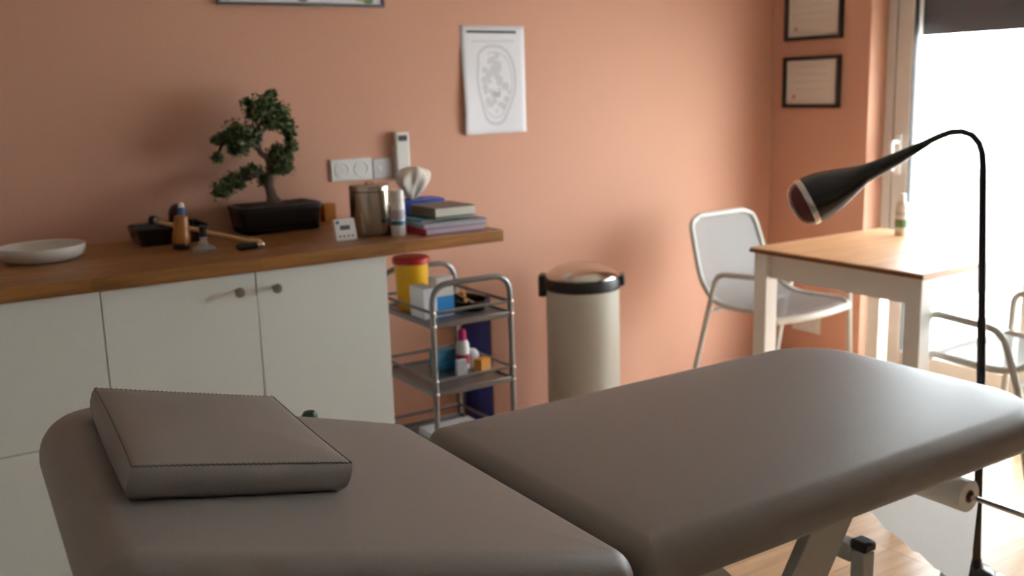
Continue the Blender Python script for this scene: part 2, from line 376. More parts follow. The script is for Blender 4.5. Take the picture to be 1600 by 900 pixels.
for xx in (1.53, .62):
    obj('cross_tube', MB().box(xx - .016, xx + .016, 1.18, 1.60, .425, .462), M['bed_metal'], bed, .003)
    for yy in (1.146, 1.60):
        p = obj('post', MB().box(xx - .016, xx + .016, yy, yy + .032, .05, .454), M['bed_metal'], bed, .003)
        obj('post_cap', MB().box(xx - .018, xx + .018, yy - .003, yy + .035, .4545, .476), M['dark_cap'], p, .006)
    obj('foot_bar', MB().box(xx - .03, xx + .03, 1.05, 1.69, .012, .05), M['bed_metal'], bed, .004)
    for yy in (1.07, 1.67): obj('foot', MB().lathe([(.02, 0), (.02, .0125)], 20, Matrix.Translation((xx, yy, 0))), M['foot'], bed)
for yy in (1.19, 1.53):   # lifting arms from the base up to the frame
    for (xa, za, xb, zb) in ((1.50, .12, 1.05, .57), (1.34, .34, 1.50, .58)):
        dv = Vector((xb - xa, 0, zb - za)).normalized(); nn = Vector((-dv.z, 0, dv.x)) * .05; a = Vector((xa, 0, za)); b = Vector((xb, 0, zb))
        m = MB().rings([[(p.x, y_, p.z) for p in (a - nn, b - nn, b + nn, a + nn)] for y_ in (yy - .012, yy + .012)])
        obj('lifting_arm', m, M['bed_metal'], bed, .002)
obj('base_rail', MB().box(.65, 1.5, 1.36, 1.40, .02, .05), M['bed_metal'], bed)
obj('base_rail', MB().box(.65, 1.5, 1.30, 1.46, .05, .13), M['bed_metal'], bed, .01)
# green release knob on a short lever on the far side of the head cushion
kp = at(483, 641, 1.79); kp.z -= .003
lv = obj('release_lever', MB().tube([(kp.x, 1.60, kp.z - .10), (kp.x, 1.79, kp.z - .10), (kp.x, 1.79, kp.z - .02)], .006), M['bed_metal'], bed)
obj('release_knob', MB().lathe([(.006, -.03), (.014, -.022), (.016, -.008), (.011, 0), (0, .003)], 24, Matrix.Translation((kp.x, 1.79, kp.z))), M['knob_green'], lv)
# paper roll holder at the foot end
RX, RZ = 1.92, .455
hb = obj('roll_holder', MB().tube(fillet([(RX - .08, 1.027, .60), (RX, 1.027, .60), (RX, 1.027, RZ), (RX, 1.68, RZ)], .02), .006), M['steel'], bed)
obj('holder_bracket', MB().box(RX - .14, RX - .06, 1.10, 1.66, .592, .606), M['bed_metal'], bed, .002)
pr = thing('paper_roll', 'white couch paper roll with a torn sheet hanging down', 'paper roll', (RX, 1.19, RZ))
n0, R0, Ri = 48, .036, .013
def ring(r, yy): return [(r * math.cos(2 * math.pi * k / n0), yy, r * math.sin(2 * math.pi * k / n0)) for k in range(n0)]
m = MB(); m.rings([ring(Ri + .002, 0), ring(R0 - .002, 0), ring(R0, .002), ring(R0, .448), ring(R0 - .002, .45), ring(Ri + .002, .45), ring(Ri + .002, 0)], cap=False)
obj('roll', m, M['paper_roll'], pr)
m = MB(); m.rings([ring(Ri + .0015, -.001), ring(Ri + .0015, .451), ring(Ri - .001, .451), ring(Ri - .001, -.001), ring(Ri + .0015, -.001)], cap=False); obj('cardboard_core', m, M['taupe'], pr)
ns, nt = 24, 14; vs = []; fs = []
for i in range(ns + 1):
    yy = .45 * i / ns; ln = .225 - .18 * (i / ns) + .012 * math.sin(i * 1.9) * random.random() + .004 * random.random()
    for j in range(nt + 1):
        t = j / nt
        vs.append((R0 - .001 + .010 * math.sin(t * 3 + yy * 9) * t + .02 * t * t * 0 - .03 * t, yy, -ln * t))
for i in range(ns):
    for j in range(nt):
        a = i * (nt + 1) + j; fs.append((a, a + 1, a + nt + 2, a + nt + 1))
sht = obj('hanging_sheet', MB().add(vs, fs), M['sheet'], pr); 
# head pillow
TM = tiltM()
def tl(px, py, off):      # pixel onto the sloping cushion
    n = (TM.to_3x3() @ Vector((0, 0, 1))); p0 = Vector((.86, 0, .70)) + n * off; r = CF * FPX + CR * (px - 800) - CU * (py - 450)
    p = CP + r * (n.dot(p0 - CP) / n.dot(r)); return TM.inverted() @ p
PT = .046
c0, c1, c2, c3 = tl(204, 728, PT), tl(553, 722, PT), tl(428, 618, PT), tl(145, 604, PT)
ctr = (c0 + c1 + c2 + c3) / 4
pil = MB(); nn = 14; rings = []
def quad_ring(ins, z, bulge=.0):
    out = []; cs = [c0, c1, c2, c3]
    for e in range(4):
        a, b = cs[e], cs[(e + 1) % 4]
        for k in range(nn):
            t = k / nn; p = a.lerp(b, t); s = 1 - ins / .15; q = ctr.lerp(p, s)
            q = q + (q - ctr).normalized() * bulge * math.sin(math.pi * t) ** .6; out.append((q.x, q.y, z))
    return out
prof = [(.016, .0), (.008, .002), (.004, .008), (.0015, .016), (0, .03), (.0, .046), (.0012, .055), (.003, .0595), (.0085, .0625), (.025, .067), (.055, .071), (.09, .073), (.12, .0735)]
for i, z in prof: rings.append(quad_ring(i, z * PT / .062, -.003 if z > .05 else .002))
pil.rings(rings); base = TM @ Vector((ctr.x, ctr.y, 0)); inv = Matrix.Translation(-base)
pil.xf(inv @ TM)
pw_ = thing('head_pillow', 'square grey vinyl pillow with stitched edge lying on the couch head', 'pillow', base)
obj('cover', pil, M['vinyl'], pw_, ang=50)
seam = [Vector(p) + Vector((0, 0, .0006)) for p in quad_ring(.0022, .0588 * PT / .062, -.003)]
seam = [inv @ TM @ p for p in seam]
st = []
for i, p in enumerate(seam):
    q = seam[(i + 1) % len(seam)]
    for k in range(6): st.append(p.lerp(q, k / 6) + Vector((0, 0, .0009 if k % 2 else -.0005)))
obj('seam', MB().tube(st, .0009, 5, closed=True), M['thread'], pw_)

# ------------------------------------------------------------------ infrared floor lamp
lb = at_z(1524, 910, 0)
lamp = thing('floor_lamp', 'black gooseneck infrared floor lamp with red bulb beside the couch foot', 'floor lamp', lb)
loc = lambda p: p - lb
LD = (lb + Vector((0, 0, .55)) - CP).dot(CF)
def at_d(x, y, dz=0):      # the lamp's bend lies about square to the view: one distance from the camera
    r = CF * FPX + CR * (x - 800) - CU * (y - 450); return CP + r * ((LD + dz) / FPX)
obj('base', MB().lathe([(.088, 0), (.090, .003), (.088, .008), (.055, .014), (.050, .03), (.036, .045), (.016, .052), (.012, .07), (0, .0705)], 48), M['black'], lamp)
pA, pB, pC = at_d(1533, 590), at_d(1534, 497), at_d(1536, 262)
obj('post', MB().tube([Vector((0, 0, .05)), loc(pA), loc(pB)], .0112), M['black'], lamp)
obj('post', MB().tube([loc(pB), loc(at_d(1535, 380)), loc(pC)], .0098), M['black'], lamp)
neckpx = [(1536, 262, .0088), (1535, 240, .0085), (1530, 224, .0083), (1519, 211, .0082), (1503, 205.5, .0082), (1486, 206.5, .0082), (1468, 213, .0085), (1450, 221.5, .0088)]
obj('gooseneck', MB().tube([loc(at_d(a, b)) for a, b, _ in neckpx], [r for *_, r in neckpx], 16), M['black'], lamp)
pxm = LD / FPX
headpx = [(1452, 221, 5.2), (1444, 225.5, 6.2), (1420, 238, 8.5), (1393, 252, 11), (1368, 264, 13), (1350, 272, 15.5), (1334, 280, 21), (1318, 288, 27.5), (1300, 297, 33.5), (1283, 305, 37.5), (1266, 313.5, 39.5)]
hp = [loc(at_d(a, b, .00036 * (1452 - a))) for a, b, _ in headpx]
obj('shade', MB().tube(hp, [r * pxm for i, (*_, r) in enumerate(headpx)], 40), M['black'], lamp)
ax = (hp[-1] - hp[-2]).normalized(); e = hp[-1]
Rq = ax.to_track_quat('Z', 'Y').to_matrix().to_4x4()
obj('rim_ring', MB().lathe([(.060, 0), (.0655, .001), (.0655, .012), (.063, .016), (.058, .017)], 48, Matrix.Translation(e) @ Rq), M['chrome'], lamp)
obj('bulb', MB().lathe([(.0615, .012), (.061, .021), (.056, .034), (.045, .044), (.026, .051), (0, .054)], 48, Matrix.Translation(e) @ Rq), M['red_glass'], lamp)

# ------------------------------------------------------------------ table and chairs
TX, TY = 2.734, 2.636
tb = thing('side_table', 'small square table with pine top and white legs', 'table', (TX, TY - .74, 0), math.radians(-.5))
obj('table_top', MB().box(0, .74, 0, .74, .727, .745), M['pine'], tb, .003)
m = MB()
for a, b, c, d in ((-.0008, .0012, -.0008, .7408), (.7388, .7408, -.0008, .7408)): m.box(a, b, c, d, .7275, .7405)
m.box(-.0008, .7408, .7388, .7408, .7275, .7405)
obj('edge_band', m, M['pine_edge'], tb)
for x, y in ((.012, .012), (.668, .012), (.012, .668), (.668, .668)):
    obj('leg', MB().box(x, x + .06, y, y + .06, 0, .727), M['white_lacq'], tb, .003)
for a in ((.03, .05, .072, .668), (.69, .71, .072, .668), (.072, .668, .03, .05), (.072, .668, .69, .71)):
    obj('apron', MB().box(*a, .635, .727), M['white_lacq'], tb, .001)

def make_chair(label):
    c = thing('mesh_armchair', label, 'chair', (0, 0, 0), 0, 'white metal chairs at the pine table')
    # side profile (y forward, z up): seat then back
    prof = fillet([(.0, .235, .435), (.0, .215, .462), (.0, -.145, .45), (.0, -.265, .80)], [.02, .16], 10)
    prof = [(p.y, p.z) for p in prof]
    ln = [0]
    for a, b in zip(prof, prof[1:]): ln.append(ln[-1] + math.hypot(b[0] - a[0], b[1] - a[1]))
    # resample
    N = 40; pts = []
    for i in range(N + 1):
        t = ln[-1] * i / N; j = max(k for k in range(len(ln)) if ln[k] <= t + 1e-9); j = min(j, len(prof) - 2); u = (t - ln[j]) / (ln[j + 1] - ln[j])
        pts.append((prof[j][0] * (1 - u) + prof[j + 1][0] * u, prof[j][1] * (1 - u) + prof[j + 1][1] * u, t))
    def hw(t):
        f = t / ln[-1]; w = .222 - .03 * max(0, (f - .45) / .55)
        e = ln[-1] - t; r = .06
        if e < r: w -= r - math.sqrt(max(0, r * r - (r - e) ** 2))
        return w
    K = 12; vs = []; fs = []; uv = []
    for (y, z, t) in pts:
        w = hw(t)
        for k in range(K + 1):
            s = 2 * k / K - 1; sag = .012 * (1 - s * s)
            bow = .03 * (1 - s * s) * max(0, 1 - t / .1)
            ny, nz = (0, -1) if t < .36 else (-1, 0)
            vs.append((w * s, y + bow + ny * sag, z + nz * sag)); uv.append((w * s, t))
    for i in range(N):
        for k in range(K):
            a = i * (K + 1) + k; fs.append((a, a + 1, a + K + 2, a + K + 1))
    def sheet(name, r0, r1):
        sub = [f for f in fs if r0 <= f[0] // (K + 1) < r1]
        used = sorted({i for f in sub for i in f}); mp = {u: i for i, u in enumerate(used)}
        me = bpy.data.meshes.new(name); me.from_pydata([vs[u] for u in used], [], [tuple(mp[i] for i in f) for f in sub]); me.update(); me.shade_smooth()
        ul = me.uv_layers.new(name='uv')
        for lp in me.loops: ul.data[lp.index].uv = uv[used[lp.vertex_index]]
        me.materials.append(M['mesh']); o = bpy.data.objects.new(name, me); COL.objects.link(o); o.parent = c; return o
    sheet('seat', 0, 21); sheet('backrest', 21, N)
    edge = [Vector((-hw(t), y, z)) for y, z, t in pts] + [Vector((hw(t), y, z)) for y, z, t in reversed(pts)]
    obj('rim_frame', MB().tube(edge, .0115, 10), M['chair'], c)
    obj('front_rail', MB().tube([(.222 * s, .235 + .03 * (1 - s * s), .437) for s in [i / 8 - 1 for i in range(17)]], .014, 10), M['chair'], c)
    for s in (-1, 1):
        obj('leg', MB().tube([(s * .252, .235, 0), (s * .250, .215, .50)], .0115, 10), M['chair'], c)
        obj('armrest', MB().tube(fillet([(s * .250, .215, .50), (s * .248, .210, .605), (s * .250, -.05, .59), (s * .242, -.105, .42)], .05, 8), .0115, 10), M['chair'], c)
        obj('leg', MB().tube([(s * .242, -.105, .42), (s * .265, -.20, 0)], .0115, 10), M['chair'], c)
        obj('stay', MB().tube([(s * .250, .214, .44), (s * .212, .214, .447)], .008, 8), M['chair'], c)
    obj('stretcher', MB().tube([(-.242, -.105, .425), (.242, -.105, .425)], .009, 8), M['chair'], c)
    return c
ch = make_chair('white metal mesh armchair between the pine table and the peach wall')
ch.location = (3.098, 2.875, 0); ch.rotation_euler = (0, 0, math.pi + math.radians(2))
dup(ch, (3.075, 1.73, 0), 0, 'white metal mesh armchair behind the black lamp post')
# small bottle on the table
def lathe_thing(name, label, cat, p, parts, seg=32, group=None, rz=0):
    t = thing(name, label, cat, p, rz, group)
    for nm, prof, m in parts: obj(nm, MB().lathe(prof, seg), m, t)
    return t
lathe_thing('pump_bottle', 'slim white bottle with green label standing on the pine table', 'bottle', (3.385, 2.455, .7452), [
    ('body', [(.022, 0), (.024, .003), (.024, .115), (.020, .125), (.011, .132), (.011, .138)], M['bottle_cream']),
    ('label', [(.0243, .03), (.0246, .03), (.0246, .062), (.0243, .062)], M['label_green']),
    ('emblem', [(.0243, .078), (.0245, .078), (.0245, .092), (.0243, .092)], M['ink_m']),
    ('cap', [(.012, .136), (.013, .138), (.013, .158), (.011, .161), (0, .1612)], M['white_pl'])])

# ------------------------------------------------------------------ pedal bin
bn = thing('pedal_bin', 'beige pedal bin with black rim and domed steel lid', 'bin', (2.345, 3.155, 0), math.radians(-38))
R = .146
obj('body', MB().lathe([(R - .01, .012), (R - .003, .014), (R, .02), (R, .586), (R - .004, .590)], 64), M['bin'], bn)
obj('base_ring', MB().lathe([(R + .003, 0), (R + .004, .004), (R + .004, .018), (R + .001, .022)], 64), M['dark_cap'], bn)
obj('rim', MB().lathe([(R + .001, .565), (R + .008, .570), (R + .009, .604), (R + .004, .612), (R - .02, .613)], 64), M['dark_cap'], bn)
obj('lid', MB().lathe([(R + .004, .6135), (R + .003, .619), (R - .010, .632), (R - .04, .650), (R - .08, .662), (.03, .667), (0, .668)], 64), M['steel'], bn)
obj('hinge', MB().box(-R - .028, -R + .004, -.04, .04, .535, .622), M['dark_cap'], bn, .008)
obj('lid_grip', MB().box(R - .002, R + .022, -.045, .045, .578, .618), M['dark_cap'], bn, .008)
obj('pedal', MB().box(R - .02, R + .05, -.03, .03, .005, .015), M['dark_cap'], bn, .003)

# ------------------------------------------------------------------ trolley
tx0, tx1, ty0, ty1 = 1.482, 1.782, 2.81, 3.19
tr = thing('trolley', 'grey tubular three tier trolley beside the white cabinet', 'trolley', (tx0, ty0, 0)); w, dd = tx1 - tx0, ty1 - ty0
for yy, zt in ((0, .738), (dd, .733)):
    h_ = obj('hoop', MB().tube(fillet([(0, yy, .055), (0, yy, zt), (w, yy, zt), (w, yy, .055)], .07, 8), .0095, 12), M['alu'], tr)
    for xx in (0, w):
        ca = obj('caster', MB().lathe([(.0, -.009), (.02, -.009), (.024, -.006), (.024, .006), (.02, .009), (0, .009)], 24, Matrix.Translation((xx, yy, .024)) @ Matrix.Rotation(math.pi / 2, 4, 'X')), M['dark_cap'], tr)
        obj('fork', MB().box(xx - .008, xx + .008, yy - .015, yy + .015, .046, .06), M['alu'], ca)
bolt = None
for zt in (.602, .372, .14):
    ty_ = empty('tray'); ty_.parent = tr; ty_.location = (0, 0, zt)
    obj('shelf_plate', MB().box(.008, w - .008, .008, dd - .008, -.003, .003), M['grey_plate'], ty_)
    for a in ((.0, w, -.006, .006), (.0, w, dd - .006, dd + .006)): obj('shelf_edge', MB().box(*a, -.010, .010), M['alu'], ty_, .003)
    for a in ((-.006, .006, 0, dd), (w - .006, w + .006, 0, dd)): obj('shelf_edge', MB().box(*a, -.010, .010), M['alu'], ty_, .003)
    for a, b in (((0, 0), (w, 0)), ((0, dd), (w, dd)), ((0, 0), (0, dd)), ((w, 0), (w, dd))): obj('rail', MB().tube([(*a, .044), (*b, .044)], .0055, 10), M['alu'], ty_)
    for zz in (0, .044):
        for xx in (0, w):
            if bolt is None: bolt = obj('bolt', MB().lathe([(.0065, 0), (.0065, .003), (.004, .005), (0, .0055)], 16, Matrix.Rotation(math.pi / 2, 4, 'X')), M['steel'], ty_, loc=(xx, -.009, zz))
            else: share('bolt', bolt, (xx, -.009, zz), ty_)
# things on the trolley
zt = .6055
lathe_thing('sharps_container', 'yellow sharps container with red lid on the trolley top', 'container', (1.553, 3.085, zt), [
    ('body', [(.050, 0), (.052, .003), (.059, .165), (.060, .17)], M['yellow']),
    ('lid', [(.0605, .163), (.065, .166), (.065, .182), (.061, .187), (.03, .189), (0, .189)], M['red_lid'])], 40)
def carton(name, label, p, dims, m, rz=0, extra=None, cat='box'):
    t = thing(name, label, cat, p, math.radians(rz)); a, b, c = dims
    obj('carton', MB().box(-a / 2, a / 2, -b / 2, b / 2, 0, c), m, t, .0012)
    for nm, (x0, x1, y0, y1, z0, z1), mm in (extra or []): obj(nm, MB().box(x0, x1, y0, y1, z0, z1), mm, t)
    return t
carton('glove_box', 'white and sky blue carton on the trolley top', (1.585, 2.93, zt), (.065, .05, .135), M['white_pl'], 0,
       [('blue_panel', (-.0331, .0331, -.0256, .0256, .006, .07), M['sky_box'])])
carton('dispenser_box', 'plain white carton between the sharps container and blue carton', (1.522, 2.945, zt), (.05, .10, .105), M['paper'], 0)
bk = thing('kidney_dish', 'black oval dish holding small tools on the trolley top', 'dish', (1.71, 2.985, zt))
m = MB().lathe([(.052, 0), (.055, .004), (.060, .035), (.057, .035), (.052, .006), (0, .005)], 40, None, 1, 1.7); obj('dish', m, M['black'], bk)
obj('instrument', MB().tube([(-.03, -.06, .012), (.03, .07, .042)], .005, 8), M['orange'], bk)
obj('instrument', MB().tube([(.02, -.07, .012), (-.02, .06, .05)], .004, 8), M['steel'], bk)
zt = .3755
carton('medicine_box', 'teal carton lying on the middle trolley shelf', (1.648, 3.06, zt), (.08, .05, .072), M['teal'], 8, [('white_band', (-.0428, .0428, -.0255, .0255, .022, .03), M['sky_box'])])
lathe_thing('squeeze_bottle', 'white bottle with magenta cap on the middle trolley shelf', 'bottle', (1.708, 3.02, zt), [
    ('body', [(.022, 0), (.0245, .003), (.0245, .085), (.02, .10), (.013, .106)], M['white_pl']), ('cap', [(.0135, .104), (.014, .106), (.013, .138), (.009, .143), (0, .144)], M['magenta']),
    ('label', [(.0247, .02), (.025, .02), (.025, .055), (.0247, .055)], M['pink'])])
carton('tablet_box', 'small orange carton on the middle trolley shelf', (1.738, 2.935, zt), (.052, .035, .05), M['orange'], 18)
lathe_thing('cotton_jar', 'small white rounded jar beside the orange carton', 'jar', (1.745, 3.02, zt), [('jar', [(.022, 0), (.025, .003), (.026, .045), (.022, .05)], M['white_pl']), ('cotton_lid', [(.023, .049), (.024, .053), (.016, .064), (0, .068)], M['paper'])])
carton('gauze_pack', 'white slim carton in front of the magenta capped bottle', (1.66, 2.95, zt), (.035, .02, .055), M['paper'], -10)
lf = thing('leaflet', 'white leaflets with green print on the lowest trolley shelf', 'leaflet', (1.63, 2.94, .1435))
for k in range(4): obj('sheet', MB().box(-.11 + .01 * random.random(), .10, -.09, .09 + .01 * random.random(), k * .011, k * .011 + .0105), M['paper'] if k != 1 else M['olive'], lf)
for a in ((-.09, -.05, -.05, .0), (-.03, .01, -.07, -.03), (.03, .07, -.02, .05)): obj('print', MB().box(*a, .0436, .0439), M['olive'], lf)
# rolled mat behind the trolley
mt = MB(); sp = []
for i in range(130):
    a = i / 130 * 2 * math.pi * 4.5; r = .012 + .0095 * a / (2 * math.pi); sp.append((r, a))
out_ = [((r + .0085) * math.cos(a), (r + .0085) * math.sin(a)) for r, a in sp]; inn = [(r * math.cos(a), r * math.sin(a)) for r, a in sp]
vs = []; fs = []; n_ = len(sp)
for z in (0, .535):
    vs += [(x, y, z) for x, y in inn] + [(x, y, z) for x, y in out_]
o2 = 2 * n_
for i in range(n_ - 1):
    fs += [(i, i + 1, o2 + i + 1, o2 + i), (n_ + i + 1, n_ + i, o2 + n_ + i, o2 + n_ + i + 1), (i, n_ + i, n_ + i + 1, i + 1), (o2 + i, o2 + i + 1, o2 + n_ + i + 1, o2 + n_ + i)]
fs += [(0, o2, o2 + n_, n_), (n_ - 1, 2 * n_ - 1, o2 + 2 * n_ - 1, o2 + n_ - 1)]
rm = obj('rolled_mat', mt.add(vs, fs), M['navy'], None, loc=(1.985, 3.385, 0)); tag(rm, 'navy blue rolled mat standing upright behind the trolley', 'mat')

# ------------------------------------------------------------------ on the worktop
Z = ZC + .0005
lathe_thing('shallow_bowl', 'shallow round white bowl standing alone on the worktop', 'bowl', (.408, 3.215, Z), [
    ('bowl', [(.085, 0), (.098, .003), (.112, .012), (.119, .026), (.1205, .042), (.1195, .044), (.116, .042), (.113, .027), (.105, .014), (.09, .009), (0, .008)], M['ceramic'])], 64)
tray = thing('open_tray', 'black open tray behind the amber bottle', 'tray', (.80, 3.325, Z))
m = MB(); rr = [(0.0, 0.0), (.0, .002), (-.014, .055), (-.010, .057), (.006, .006), (.03, .005)]
m.rings([[(x, y, z) for x, y in rrect(-.10, .10, -.075, .075, (.02,) * 4, 5, i)] for i, z in rr]); obj('tray', m, M['black'], tray)
lathe_thing('round_vase', 'dark burgundy ball shaped vase standing in the black tray', 'vase', (.845, 3.355, Z + .0055), [
    ('vase', [(.016, 0), (.02, .003), (.026, .03), (.030, .06), (.031, .078), (.027, .096), (.018, .108), (.010, .112), (.007, .109), (0, .108)], M['burgundy'])], 32)
# beater resting on the tray rim
s0_, s1_ = at(246, 356, 3.27), at_z(406, 379, ZC + .012); s0_.z = ZC + .076
bt = thing('beater', 'wooden beater stick with small black head resting across the black tray', 'beater', s1_ - Vector((0, 0, .012)))
o_ = s1_ - Vector((0, 0, .012)); dv = (s1_ - s0_).normalized()
obj('stick', MB().tube([s0_ - o_, s1_ - o_ - dv * .03], .0062, 12), M['stick'], bt)
obj('grip', MB().tube([s1_ - o_ - dv * .032, s1_ - o_], .0105, 16), M['stick'], bt)
Rq = (-dv).to_track_quat('Z', 'Y').to_matrix().to_4x4()
obj('head', MB().lathe([(.006, -.002), (.014, .002), (.017, .012), (.014, .022), (0, .026)], 24, Matrix.Translation(s0_ - o_) @ Rq), M['dark_cap'], bt)
ab = thing('amber_bottle', 'amber bottle with blue neck and white tip in front of the black tray', 'bottle', (.787, 3.125, Z + .0015))
ab.rotation_euler = (0, math.radians(5), 0)
obj('base', MB().lathe([(.024, 0), (.026, .003), (.026, .018), (.025, .02)], 32), M['dark_cap'], ab)
obj('body', MB().lathe([(.0262, .018), (.0275, .024), (.0265, .045), (.0235, .056), (.0245, .066), (.022, .088), (.0195, .10), (.012, .104)], 32), M['amber'], ab)
obj('neck', MB().lathe([(.0105, .102), (.0105, .126), (.009, .128)], 24), M['blue'], ab)
obj('tip', MB().lathe([(.009, .127), (.009, .136), (.006, .142), (0, .143)], 24), M['white_pl'], ab)
gb = lathe_thing('cupping_glass', 'small clear glass cup with black stopper beside the amber bottle', 'glass', (.838, 3.055, Z), [
    ('cup', [(.036, 0), (.037, .003), (.034, .008), (.022, .013), (.013, .022), (.011, .034), (.013, .04), (.009, .042)], M['clear']),
    ('stopper', [(.010, .041), (.011, .044), (.010, .06), (.013, .068), (.010, .074), (0, .076)], M['dark_cap'])], 32)
sm = thing('pocket_lighter', 'small black capsule with silver end lying by the beater grip', 'lighter', (.955, 2.975, Z))
obj('case', MB().lathe([(0, -.045), (.007, -.043), (.0095, -.036), (.0095, .02)], 20, Matrix.Translation((0, 0, .0095)) @ Matrix.Rotation(math.pi / 2, 4, 'Y')), M['dark_cap'], sm)
obj('silver_end', MB().lathe([(.009, .0195), (.009, .038), (.006, .043), (0, .044)], 20, Matrix.Translation((0, 0, .0095)) @ Matrix.Rotation(math.pi / 2, 4, 'Y')), M['steel'], sm)
# bonsai
BY = 3.345
bp = thing('bonsai_tree', 'bonsai tree with curved trunk in a black rectangular pot', 'bonsai', (1.172, BY, Z))
pt = MB()
prof = [(.030, .012), (.018, .012), (.012, .03), (.004, .075), (0, .078), (0, .092), (.010, .092), (.014, .084)]
pt.rings([[(x, y, z) for x, y in rrect(-.145, .145, -.092, .092, (.03,) * 4, 6, i)] for i, z in prof]); po = obj('pot', pt, M['pot'], bp)
obj('soil', MB().rings([[(x, y, z) for x, y in rrect(-.145, .145, -.092, .092, (.03,) * 4, 6, i)] for i, z in ((.012, .08), (.02, .088), (.05, .094))]), M['soil'], bp)
obj('drip_tray', MB().rings([[(x, y, z) for x, y in rrect(-.135, .135, -.085, .085, (.03,) * 4, 6, i)] for i, z in ((.01, 0), (.004, .002), (0, .014), (.004, .0145), (.008, .006))]), M['pot'], bp)
for sx in (-.09, .09):
    for sy in (-.05, .05): obj('pot_foot', MB().box(sx - .02, sx + .02, sy - .012, sy + .012, .006, .014), M['pot'], po, .002)
bo = Vector((1.172, BY, Z))
bl = lambda a, b, dy=0: at(a, b, BY + dy) - bo
def spline(P, n=6):
    out = []
    for i in range(len(P) - 1):
        p0, p1, p2, p3 = P[max(i - 1, 0)], P[i], P[i + 1], P[min(i + 2, len(P) - 1)]
        for k in range(n):
            t = k / n; out.append(.5 * ((2 * p1) + (p2 - p0) * t + (2 * p0 - 5 * p1 + 4 * p2 - p3) * t * t + (3 * p1 - p0 - 3 * p2 + p3) * t ** 3))
    out.append(P[-1]); return out
tp = spline([bl(428, 318), bl(424, 303), bl(420, 286), bl(422, 262), bl(418, 247), bl(407, 238), bl(403, 222), bl(409, 208), bl(416, 196), bl(414, 176), bl(420, 152)])
nb = len(tp); rad = [.021 - .0185 * (i / (nb - 1)) ** .7 + (.012 * max(0, 1 - i / 5)) for i in range(nb)]
trk = obj('trunk', MB().tube(tp, rad, 12), M['bark'], bp)
br = [[(422, 258), (434, 252), (446, 238), (455, 226)], [(405, 232), (390, 222), (372, 214), (348, 222)], [(421, 272), (405, 270), (380, 278), (350, 296)], [(416, 196), (432, 190), (446, 196)], [(422, 266), (432, 268), (444, 268)], [(348, 222), (340, 244)], [(409, 208), (400, 190), (396, 172)]]
for b in br:
    P = spline([bl(*p, dy=random.uniform(-.02, .02)) for p in b], 4); P[0] = bl(*b[0]); obj('branch', MB().tube(P, [.0075 - .0055 * i / (len(P) - 1) for i in range(len(P))], 8), M['bark'], trk)
pads = [(424, 147, 8, 7), (409, 172, 20, 18), (432, 176, 16, 14), (445, 194, 13, 12), (425, 192, 14, 10), (396, 178, 10, 9), (374, 209, 22, 15), (350, 217, 14, 8), (340, 246, 7, 7), (372, 230, 17, 11), (394, 216, 12, 12), (438, 242, 19, 15), (455, 225, 7, 9), (440, 262, 16, 10), (392, 268, 16, 10), (367, 283, 17, 11), (348, 297, 14, 11), (414, 280, 10, 9), (386, 160, 7, 6), (416, 160, 10, 9), (337, 219, 6, 5), (452, 208, 8, 8)]
for (a, b, rx, rz) in pads:
    c_ = bl(a, b, random.uniform(-.03, .02)); vs = []; fs = []; rx *= .0024; rz *= .0023
    for k in range(int(110 + rx * rz * 4.2e5)):
        while True:
            d_ = Vector((random.uniform(-1, 1), random.uniform(-1, 1), random.uniform(-1, 1)))
            if d_.length < 1: break
        d_ = d_ * (1 if random.random() < .72 else random.uniform(1.1, 1.6))
        p = c_ + Vector((d_.x * rx, d_.y * (rx + rz) / 2, d_.z * rz))
        u = Vector((random.gauss(0, 1), random.gauss(0, 1), random.gauss(0, .6))).normalized(); v_ = u.cross(Vector((random.gauss(0, 1), random.gauss(0, 1), random.gauss(0, 1)))).normalized(); s = random.uniform(.0055, .0095)
        o_i = len(vs); vs += [p - u * s, p + v_ * s * .6, p + u * s, p - v_ * s * .6]; fs.append((o_i, o_i + 1, o_i + 2, o_i + 3))
    me = bpy.data.meshes.new('foliage_pad'); me.from_pydata([tuple(v) for v in vs], [], fs); me.materials.append(M['leaf']); o = bpy.data.objects.new('foliage_pad', me); COL.objects.link(o); o.parent = bp; o['kind'] = 'stuff'
# bits behind the pot
carton('amber_box', 'small amber carton against the wall beside the bonsai pot', (1.40, 3.43, Z), (.045, .04, .065), M['amber'])
carton('red_box', 'tiny dark red box tucked behind the bonsai pot corner', (1.345, 3.44, Z), (.03, .03, .05), M['red_lid'])
# timer
tm = thing('kitchen_timer', 'white square digital timer leaning beside the steel canister', 'timer', (1.252, 2.925, Z))
tm.rotation_euler = (math.radians(-14), 0, math.radians(2))
b_ = obj('case', MB().box(-.037, .037, 0, .012, .0, .070), M['white_pl'], tm, .004)
obj('display', MB().box(-.018, .016, -.0008, .002, .034, .048), M['lcd'], tm); obj('logo', MB().lathe([(.006, 0), (.006, .001)], 16, Matrix.Translation((-.024, .0004, .059)) @ Matrix.Rotation(math.pi / 2, 4, 'X')), M['blue'], tm)
for k in range(4): obj('button', MB().lathe([(.0035, 0), (.0035, .0015), (0, .0018)], 12, Matrix.Translation((-.022 + .0145 * k, .0004, .014)) @ Matrix.Rotation(math.pi / 2, 4, 'X')), M['lcd'], tm)
obj('back_stand', MB().box(-.012, .012, .010, .022, .001, .03), M['white_pl'], tm)
lathe_thing('steel_canister', 'cylindrical brushed steel canister with lid on the worktop', 'canister', (1.372, 2.998, Z), [
    ('body', [(.064, 0), (.0665, .003), (.067, .006), (.067, .142), (.066, .143)], M['brushed']), ('lid', [(.066, .1435), (.068, .145), (.068, .160), (.066, .164), (.05, .166), (.016, .167), (.013, .172), (.008, .174), (0, .1745)], M['brushed'])], 64)
